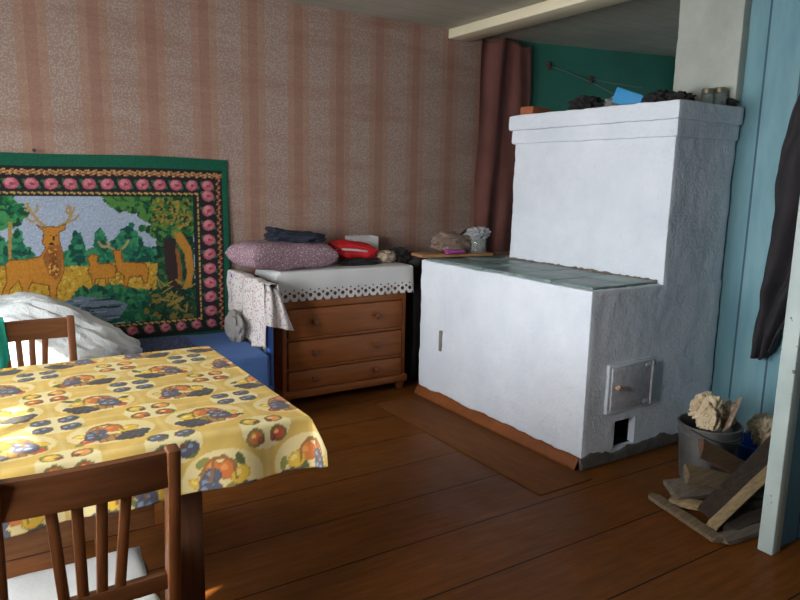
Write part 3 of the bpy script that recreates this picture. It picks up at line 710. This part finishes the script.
for k in ('meadow', 'meadow2'): cv.foliage(TAP[k], S(194, 152, 48), 500, .014, S(166, 122, 38), S(212, 176, 76))
cv.foliage([(IX0, .70), (IX0, .93), (.2, .93), (.2, .70)], S(194, 152, 48), 260, .014, S(166, 122, 38), S(212, 176, 76))
cv.foliage([(IX0, IZ0), (IX0, .74), (-.1, .77), (.1, .73), (.4, .75), (.4, IZ0)], S(30, 100, 70), 300, .026, S(16, 62, 54), S(58, 128, 78))
cv.poly(TAP['water'], S(120, 134, 150))
cv.foliage(TAP['bush_front'], S(28, 98, 70), 400, .026, S(16, 62, 54), S(58, 128, 78))
cv.poly(TAP['water'], S(118, 132, 150))
wp = np.array(TAP['water']); lo_, hi_ = wp.min(0), wp.max(0)
for k in range(30):
    zc = random.uniform(lo_[1]+.02, hi_[1]-.02); xc = random.uniform(lo_[0]+.06, hi_[0]-.06); cv.ell(xc, zc, random.uniform(.02, .06), .005, random.choice((S(150, 164, 182), S(80, 96, 112), S(30, 60, 58))))
cv.foliage(TAP['crown_l'], S(34, 116, 70), 260, .03, S(18, 74, 52), S(70, 142, 82)); cv.poly(TAP['trunk_l'], S(170, 140, 76))
cv.foliage(TAP['under_r'], S(30, 78, 48), 420, .024, S(20, 50, 40), S(130, 110, 50))
cv.foliage([(.97, .72), (.97, 1.05), (1.03, 1.16), (1.19, 1.18), (1.19, .70)], S(24, 70, 50), 200, .026, S(16, 48, 40), S(60, 104, 58))
cv.foliage(TAP['crown'], S(34, 98, 56), 800, .028, S(22, 66, 44), S(84, 134, 62))
for k in range(120): cv.ell(random.uniform(.95, 1.18), random.uniform(1.12, 1.30), .012, .007, random.choice((S(150, 124, 50), S(96, 120, 50), S(176, 140, 60))), random.uniform(0, 3))
cv.poly(TAP['trunk_d'], S(56, 36, 38)); cv.poly(TAP['trunk_o'], S(150, 92, 46)); cv.poly(TAP['trunk_r'], S(186, 128, 50))
for k in range(26):
    x = random.uniform(.98, 1.17); z = random.uniform(.60, .78); cv.line([(x, z), (x+random.uniform(-.07, .07), z+random.uniform(.0, .06))], .008, S(156, 132, 60))
DE, DS, DL = S(196, 130, 44), S(142, 84, 34), S(218, 160, 72)
for k in ('hind1', 'hind2', 'stag'): cv.poly(TAP[k], DE)
sg = np.array(TAP['stag'])
cv.poly(TAP['mane'], S(156, 98, 46))
mn = np.array(TAP['mane'])
for k in range(90):
    x = random.uniform(mn[:, 0].min()+.03, mn[:, 0].max()-.03); z = random.uniform(mn[:, 1].min()+.03, mn[:, 1].max()-.03); cv.ell(x, z, .006, .014, random.choice((DS, DL, S(120, 70, 36))), random.uniform(-.4, .4))
for k, v_ in TAPL.items(): cv.line(v_, .017 if k in ('ant1', 'ant2') else .012, S(176, 150, 104))
for k in ('stag', 'hind1', 'hind2'): cv.line(TAP[k]+TAP[k][:1], .006, S(128, 76, 34))
hx, hz = TAP['stag'][15]
cv.ell(0.397, 1.095, .006, .004, S(60, 36, 24))
cv.ell(0.426, 1.094, .006, .004, S(60, 36, 24))
cv.ell(0.401, 1.048, .014, .008, S(60, 36, 24))
cv.ell(0.413, 1.080, .004, .016, S(60, 36, 24))
m_ = (cv.X < IX0) | (cv.X > IX1) | (cv.Y < IZ0) | (cv.Y > IZ1); cv.C[m_] = before[m_]
cv.speckle(.13); cv.C = np.clip((cv.C*.90+np.array(S(86, 92, 84)[:3])*.10)*.8, 0, 1)
def tap_fn(X, Y):
    sag = .005*np.sin((X+.6)*5.2)*np.clip((Y-1.3)/.25, 0, 1)
    return np.stack([X, 4.238-.006*np.sin(X*7+1)*np.sin(Y*5)-.010*np.clip((.7-Y)/.3, 0, 1), Y+sag-.012], -1)
tp = cv.mesh('tapestry', tap_fn, attr_mat('tapestry_weave', .9, .4, .1, 220), loc=(.4, 4.236, 1.0))
md = tp.modifiers.new('thick', 'SOLIDIFY'); md.thickness = .006; md.offset = 0
tag(tp, 'green bordered wall tapestry of stag and deer above the bed', 'tapestry')
nm = tag(MB().lathe(None, [(0, 0), (.008, 0), (.010, .006), (0, .012)], 10, Matrix.Translation((.345, 4.228, 1.545)) @ Matrix.Rotation(PI/2, 4, 'X')).build('nail', dark_metal, loc=(.345, 4.23, 1.545)), 'nail head at the top edge of the tapestry', 'nail')

# ================================================================== TABLE AND CLOTH
tb = thing('table', (.17, 2.15, 0), 'wooden dining table under the yellow fruit print cloth', 'table')
TA, TB, YA, YB = -.46, .775, 1.70, 2.62
MB().lohi((TA, YA, .725), (TB, YB, .75), .005).build('tabletop', wood_table, tb)
ap = MB()
for lo, hi in (((-.20, 1.765, .50), (.37, 1.79, .725)), ((-.20, 2.53, .56), (.62, 2.555, .725)), ((-.22, 1.79, .56), (-.20, 2.53, .725))): ap.lohi(lo, hi, .003)
ap.build('apron', wood_table, tb)
MB().bar((.36, 1.80, .70), (.45, 1.80, .50), .05, .03).build('brace', wood_table_leg, tb)
for x, y in ((.465, 1.80), (-.24, 1.80), (.60, 2.52), (-.24, 2.52)):
    MB().lohi((x-.035, y-.03, 0), (x+.035, y+.03, .725), .004).build('leg', wood_table_leg, tb)

LX0, LX1, LY0, LY1 = -.58, .885, 1.545, 2.70
cv = Canvas(LX0, LX1, LY0, LY1, .0042, S(216, 178, 88))
# broad woven checks behind the fruit
xk = np.abs(((cv.X-.04)/.245+.0) % 1-.5); yk = np.abs(((cv.Y-1.825)/.26) % 1-.5)
soft = np.clip(1-np.minimum(xk, yk)/.05, 0, 1)[..., None]; cv.C[:] = cv.C*(1-.45*soft)+np.array(S(226, 206, 146)[:3])*.45*soft
wv = (.5+.5*np.sin(cv.X*60+3*np.sin(cv.Y*20)))*(.5+.5*np.sin(cv.Y*47+2*np.sin(cv.X*31)))
cv.C *= (1-.16*wv)[..., None]
GB, GB2, GBL = S(38, 44, 64), S(62, 74, 104), S(130, 146, 174)
OR, OR2, YE, PL, GN, RD = S(206, 104, 42), S(226, 144, 70), S(222, 178, 50), S(112, 36, 50), S(86, 104, 44), S(186, 60, 40)
def fruit(x, y, r, c, hl, e=1.0, rot=0.0):
    cv.ell(x, y, r*1.1, r*e*1.1, dim(c, .55), rot); cv.ell(x, y, r, r*e, c, rot); cv.ell(x-.3*r, y+.3*r*e, r*.42, r*e*.34, hl, rot)
def basket(x, y, fl, rnd):
    X = lambda a: x+a*fl; Y = lambda b: y+b
    cv.ell(x, y, .108, .082, S(224, 204, 148)); 
    for k in range(7): cv.ell(X(rnd.uniform(-.08, .085)), Y(rnd.uniform(-.055, .05)), .020, .010, rnd.choice((GN, S(58, 78, 40), S(130, 130, 60))), rnd.uniform(0, 3))
    cv.ell(X(.012), Y(.0), .05, .066, S(150, 98, 46), 0, .72)
    fruit(X(-.008), Y(.026), .024, OR, OR2); fruit(X(-.042), Y(.008), .026, YE, S(238, 212, 120), .8, .6); fruit(X(.028), Y(.036), .016, OR, OR2)
    fruit(X(.07), Y(-.002), .022, YE, S(238, 212, 120), .6, -.5); fruit(X(.062), Y(-.042), .017, RD, OR2)
    cv.poly([(X(-.05), Y(-.02)), (X(.05), Y(-.02)), (X(.038), Y(-.066)), (X(-.036), Y(-.066))], S(170, 118, 56))
    for k in range(5): cv.line([(X(-.045+k*.022), Y(-.02)), (X(-.035+k*.018), Y(-.066))], .004, S(112, 70, 34))
    for a, b in ((.030, .014), (.045, -.006), (.03, -.02), (.048, -.026)): fruit(X(a), Y(b), .020, GB2, GBL)
    for a, b in ((-.075, -.03), (-.055, -.028), (-.036, -.03), (-.066, -.046), (-.045, -.048), (-.024, -.046), (-.055, -.063), (-.034, -.064), (-.014, -.058)): fruit(X(a), Y(b), .0145, GB, GB2)
    cv.line([(X(-.03), Y(.0)), (X(-.025), Y(.045)), (X(.0), Y(.066)), (X(.025), Y(.055)), (X(.036), Y(.0))], .007, S(140, 88, 40))
def minis(x, y, blue):
    cv.ell(x, y, .072, .066, S(226, 210, 158))
    for a in (-1, 1):
        for b in (-1, 1):
            px, py = x+a*.034, y+b*.030
            cv.ell(px, py, .027, .024, S(94, 106, 56), a*b*.5)
            if blue:
                for q in (-.008, .010): fruit(px+q, py+q*.5, .016, GB2, GBL)
                cv.ell(px-.016*a, py+.012, .009, .006, PL)
            else:
                cc = (OR, YE, RD, OR2)[(a+1)+(b+1)//2]
                fruit(px, py, .018, cc, S(236, 196, 120)); fruit(px-.016*a, py-.01, .009, PL, RD)
rn_ = random.Random(5)
for i in range(-3, 5):
    for j in range(0, 6):
        basket(.045+.245*i+rn_.uniform(-.006, .006), 1.567+.2615*j, 1 if (i+j) % 2 else -1, rn_)
        minis(.165+.245*i, 1.690+.2615*j, (i+j) % 2 == 1)
cv.C = np.clip(cv.C*.86+np.array(S(190, 174, 130)[:3])*.14, 0, 1)  # veil of glare over the print, mixed evenly into its colours
def cloth_fn(X, Y):
    dx = np.maximum(X-(TB+.005), 0); dxl = np.maximum((TA-.005)-X, 0); dy = np.maximum((YA-.005)-Y, 0); dyb = np.maximum(Y-(YB+.005), 0)
    ex = dx+dxl; ey = dy+dyb; sxn = np.where(dx > 0, 1, -1); syn = np.where(dy > 0, -1, 1)
    big = np.maximum(ex, ey); small = np.minimum(ex, ey); rad = .010
    corner = small/(big+1e-6)
    rip = .010*np.sin(X*23+1)*np.clip(ey/.06, 0, 1)
    out = lambda e: np.minimum(e, rad)+.16*e
    px = np.clip(X, TA-.005, TB+.005)+sxn*(out(ex)*.7+.16*small); py = np.clip(Y, YA-.005, YB+.005)+syn*(out(ey)+.25*small)-rip
    pz = .7555-np.maximum(0, big-.4*rad)*(.985-.12*corner)-.04*small
    pz = pz+.0025*np.sin(X*8+1.3*np.sin(Y*5))*np.sin(Y*6.3)*(big <= 0)+.0015*np.clip(1-np.abs(X-.22-.02*np.sin(Y*5))/.02, 0, 1)*(big <= 0)
    return np.stack([px, py, pz+.0025], -1)
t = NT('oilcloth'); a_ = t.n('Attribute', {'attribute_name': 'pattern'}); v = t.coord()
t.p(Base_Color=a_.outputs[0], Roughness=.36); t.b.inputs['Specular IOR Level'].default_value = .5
t.bump(t.math('ADD', t.math('MULTIPLY', t.noise(v, 6, 3), 2.0), t.noise(v, 150, 2)), .18, .006)
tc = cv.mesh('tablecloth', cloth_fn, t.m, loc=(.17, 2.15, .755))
md = tc.modifiers.new('thick', 'SOLIDIFY'); md.thickness = .0016; md.offset = 0
tag(tc, 'yellow oilcloth printed with fruit baskets draped over the table', 'tablecloth')

# ================================================================== CHAIRS
def make_chair(label, wm, rm_, seat_m):
    r = thing('dining_chair', (0, 0, 0), label, 'chair')
    w, H_ = .335, .895
    back = lambda z: -.00-.06*max(0, (z-.45))/.45
    for sx in (-1, 1):
        x = sx*(w/2-.013)
        pst = MB()
        pst.bar((x, back(.46)+.0, .44), (x, back(H_), H_), .026, .036, (0, 1, 0), .005)
        pst.bar((x, -.015, 0), (x, 0, .45), .028, .036, (0, 1, 0), .005)
        pst.build('rear_post', wm, r)
        MB().bar((sx*(w/2-.01), .345, .43), (sx*(w/2-.01), .355, 0), .034, .034, (0, 1, 0), .004, .8).build('leg', wm, r)
    cr = MB()
    N = 12
    def rail(z0, z1, th, bow):
        def f(u, v):
            a = v*2*PI; x = (u*2-1)*(w/2-.024)
            yy = back((z0+z1)/2)-bow*(1-(2*u-1)**2)
            return Vector((x, yy+th/2*max(-1, min(1, 1.5*math.cos(a))), (z0+z1)/2+(z1-z0)/2*max(-1, min(1, 1.35*math.sin(a)))))
        return MB().grid(f, N, 20)
    rail(.815, .888, .024, .008).build('top_rail', rm_, r)
    rail(.575, .61, .02, .004).build('lower_rail', rm_, r)
    for a, b in ((-.066, -.05), (-.022, -.017), (.022, .017), (.066, .05)):
        MB().bar((b, back(.60)-.003, .60), (a, back(.825)-.006, .825), .021, .010, (0, 1, 0), .003).build('slat', wm, r)
    ap_ = MB()
    for sx in (-1, 1): ap_.bar((sx*(w/2-.012), .01, .425), (sx*(w/2-.012), .34, .425), .018, .05)
    ap_.bar((-w/2+.02, .345, .425), (w/2-.02, .345, .425), .018, .05)
    ap_.bar((-w/2+.02, 0, .425), (w/2-.02, 0, .425), .018, .05)
    ap_.build('seat_frame', wm, r)
    for sx in (-1, 1): MB().bar((sx*(w/2-.012), -.005, .2), (sx*(w/2-.012), .35, .2), .014, .025).build('stretcher', wm, r)
    pillow((0, .185, .468), w/2-.004, .185, .02, (0, 0, 0), 3).build('seat', seat_m, r)
    return r
ch = make_chair('brown slat-back dining chair in the foreground at the table', wood_chair, wood_rail, white_cloth)
ch.location = (.158, 1.365, 0)
c2 = copy_tree(ch); c2.location = (.155, 2.735, 0); c2.rotation_euler.z = PI
c2['label'] = 'brown slat-back dining chair on far side of table before plastic bundle'
ch['group'] = c2['group'] = 'slat-back chairs at the table'
# teal towel over the far chair
def tow(u, v):
    x = -.02+u*.115; s_ = v*.62-.27
    y0 = 2.796; d_ = abs(s_); sgn = 1 if s_ > 0 else -1
    return Vector((x+.006*math.sin(v*9), y0+sgn*(.022*min(d_/.02, 1)+.02*d_)+.006*math.sin(u*14+v*3), .905-max(0, d_-.012)))
tag(MB().grid(tow, 20, 50).build('towel', mat('teal_cloth', S(30, 150, 132), .85, .15, 8, .3), loc=(.03, 2.8, .75), solid=.004), 'teal green towel hung over the far chair back', 'towel')

# ================================================================== CORNER BY THE BLUE WALL
bk = thing('bucket', (3.01, 1.85, 0), 'grey metal bucket filled with crumpled newspaper by the stove', 'bucket')
BC = (3.01, 1.85)
MB().lathe((*BC, 0), [(0, .004), (.115, .004), (.118, 0), (.143, .275), (.149, .280), (.149, .288), (.141, .288), (.138, .275), (.112, .01), (0, .012)], 40).lathe((*BC, .235), [(.1405, 0), (.1435, .003), (.1435, .009), (.1405, .012)], 40).build('bucket_body', zinc, bk)
MB().tube([(BC[0]+.150*math.cos(a), BC[1]-.150*math.sin(a), .28-.05*math.sin(a)) for a in np.linspace(0, PI, 16)], .004, 8).build('handle', dark_metal, bk)
def crumple(c, rad, seed, rot, m, name, lab, cat='paper', grp=None):
    b = bmesh.new(); bmesh.ops.create_icosphere(b, subdivisions=5, radius=1); rnd = random.Random(seed)
    dirs = [(Vector((rnd.gauss(0, 1), rnd.gauss(0, 1), rnd.gauss(0, 1))).normalized(), rnd.uniform(.62, 1.05)) for _ in range(46)]
    cuts = [(Vector((rnd.gauss(0, 1), rnd.gauss(0, 1), rnd.gauss(0, .7))).normalized(), rnd.uniform(-.5, .5), rnd.uniform(.12, .3)) for _ in range(9)]
    for v in b.verts:
        n = v.co.normalized(); k = 1.35
        for d_, h_ in dirs:
            c_ = n.dot(d_)
            if c_ > .15: k = min(k, h_/c_)
        for d_, o_, a_ in cuts:                                   # creases running across the ball
            k *= 1-a_*max(0, 1-abs(n.dot(d_)-o_)/.13)
        k *= 1+.10*(.5-abs(noise.noise(n*5+Vector((seed, 0, 0))))*1.8)
        v.co = Vector((n.x*rad[0]*k, n.y*rad[1]*k, n.z*rad[2]*k))
    o = MB().add(b, Matrix.Translation(c) @ Euler(rot).to_matrix().to_4x4()).build(name, m, loc=c, smooth=False)
    return tag(o, lab, cat, grp)
G = 'crumpled papers in the corner'
crumple((2.945, 1.815, .355), (.095, .075, .125), 3, (.1, .25, .4), paper, 'crumpled_paper', 'tall pale crumpled paper at left side of the metal bucket', grp=G)
crumple((3.03, 1.90, .345), (.09, .09, .12), 8, (.4, 0, .2), paper, 'crumpled_paper', 'beige crumpled paper at the back of the metal bucket', grp=G)
crumple((3.09, 1.82, .325), (.055, .06, .10), 12, (0, .7, .2), paper_print, 'crumpled_paper', 'printed newspaper wad leaning at right front of metal bucket', grp=G)
rn = MB().bar((2.99, 1.755, .29), (3.13, 1.79, .40), .012, .075, (0, -.6, 1), .004)
tag(rn.build('newspaper', mat('red_print', S(196, 140, 110), .85, .35, 30, .2, 60, stretch=(1, 1, 8), c2=S(206, 190, 164)), loc=(3.06, 1.77, .33)), 'folded newspaper with reddish print sticking out of bucket', 'newspaper')
bb = thing('basin', (3.38, 1.80, 0), 'blue plastic basin with papers against the blue wall', 'basin')
MB().lathe((3.38, 1.80, 0), [(0, .004), (.10, .004), (.125, .12), (.133, .124), (.133, .134), (.122, .134), (.098, .012), (0, .012)], 36).build('basin_body', mat('blue_plastic', S(40, 96, 190), .35, .06), bb)
crumple((3.36, 1.76, .205), (.085, .08, .10), 15, (.2, .1, .3), paper, 'crumpled_paper', 'brown crumpled paper on top of the blue plastic basin', grp=G)
crumple((3.44, 1.84, .19), (.08, .08, .09), 19, (.5, .4, .3), paper_print, 'crumpled_paper', 'crumpled paper at back of the blue plastic basin', grp=G)
# firewood and planks
def plank(p, q, w, h, mi, lab, seed, up=(0, 0, 1), name='plank', grp='planks and firewood by the post'):
    p, q = Vector(p), Vector(q); d = q-p; L = d.length; d.normalize(); sx = d.cross(Vector(up)).normalized(); uz = sx.cross(d)
    b = MB(); n = 14; rnd = random.Random(seed); rings = []
    for i in range(n+1):
        tt = i/n; c = p+d*L*tt
        ww = w*(1+.14*noise.noise(Vector((seed, tt*3, 0)))); hh = h*(1+.2*noise.noise(Vector((seed, tt*3, 5))))
        sk = [rnd.uniform(-.015, .015) if i in (0, n) else 0 for _ in range(6)]
        sec = [(-.5, -.45), (0, -.5), (.5, -.42), (.5, .42), (0.05, .5), (-.5, .46)]
        rings.append([b.bm.verts.new(c+d*sk[k]+sx*(a*ww)+uz*(z*hh)) for k, (a, z) in enumerate(sec)])
    for A_, B_ in zip(rings, rings[1:]):
        for k in range(6): b.bm.faces.new([A_[k], A_[(k+1) % 6], B_[(k+1) % 6], B_[k]])
    b.bm.faces.new(rings[0][::-1]); b.bm.faces.new(rings[-1])
    o = b.build(name, rot_wood[mi], loc=(p+q)/2); 
    return tag(o, lab, 'plank', grp)
CV = (-.7, -.45, .75)
plank((2.70, 1.69, .275), (3.06, 1.56, .07), .085, .028, 1, 'brown plank slanting down in front of the metal bucket', 1, CV)
plank((2.62, 1.70, .165), (2.96, 1.53, .07), .105, .028, 4, 'grey-brown split board in the middle of the wood pile', 2, (-.5, -.3, 1))
plank((2.63, 1.77, .055), (2.88, 1.66, .075), .11, .03, 0, 'short weathered grey board on left of the wood pile', 3, (-.4, -.3, 1))
plank((2.545, 1.505, .03), (3.12, 1.515, .235), .045, .035, 2, 'long pale batten leaning diagonally across the wood pile', 4, CV)
plank((2.60, 1.575, .03), (3.16, 1.555, .30), .085, .022, 3, 'dark board leaning just behind the long pale batten', 5, CV)
plank((2.585, 1.825, .014), (2.485, 1.44, .014), .055, .022, 4, 'curled tan board lying flat at the pile front edge', 6)
plank((2.50, 1.43, .016), (2.80, 1.385, .016), .06, .022, 0, 'grey board lying flat on the floor next to the post', 7)
plank((2.60, 1.47, .018), (3.15, 1.45, .018), .08, .03, 3, 'dark plank flat on floor beneath the diagonal batten', 8)
plank((2.60, 1.74, .022), (2.72, 1.60, .022), .05, .03, 2, 'short pale log end at the pile corner nearest stove', 9)
plank((2.70, 1.56, .06), (3.05, 1.50, .045), .09, .03, 3, 'dark split log lying between the grey boards and batten', 12)
plank((3.15, 1.62, .02), (3.55, 1.45, .02), .09, .03, 1, 'brown plank end lying beside the blue wall', 10)
# dark coat on the blue wall
def coat(u, v):
    z = 2.0-v*1.45
    yl = 1.975+.012*math.sin(v*9)-.10*min(1, max(0, (z-1.55)/.4))
    wdt = .10+.30*min(1, max(0, (z-.55)/.75))-.16*min(1, max(0, (z-1.6)/.4))
    f = .028*math.sin(u*15+v*3)+.03*noise.noise(Vector((u*4, v*8, 1)))
    return Vector((3.555+f, yl-u*wdt+.012*noise.noise(Vector((v*12, 2, 0))), z+.06*(u-.5)*v*v-.03*(1-abs(2*u-1))*v))
ct = thing('coat', (3.56, 1.85, .55), 'dark grey coat hanging on the blue wall behind the post', 'coat')
MB().grid(coat, 44, 90).build('coat_body', mat('coat_cloth', S(44, 40, 42), .85, .25, 7, .5, 30), ct, solid=.012)
sl_ = MB().tube([(3.51, 1.74, 1.86), (3.49, 1.70, 1.6), (3.48, 1.70, 1.35), (3.49, 1.71, 1.08)], [.05, .055, .05, .042], 14); sl_.build('sleeve', mat('coat_cloth', S(44, 40, 42)), ct)
tag(MB().tube([(3.63, 1.83, 2.05), (3.55, 1.83, 2.035), (3.535, 1.83, 2.06)], .006, 8).build('hook', dark_metal, loc=(3.6, 1.83, 2.04)), 'iron hook on blue wall holding the dark coat', 'hook')
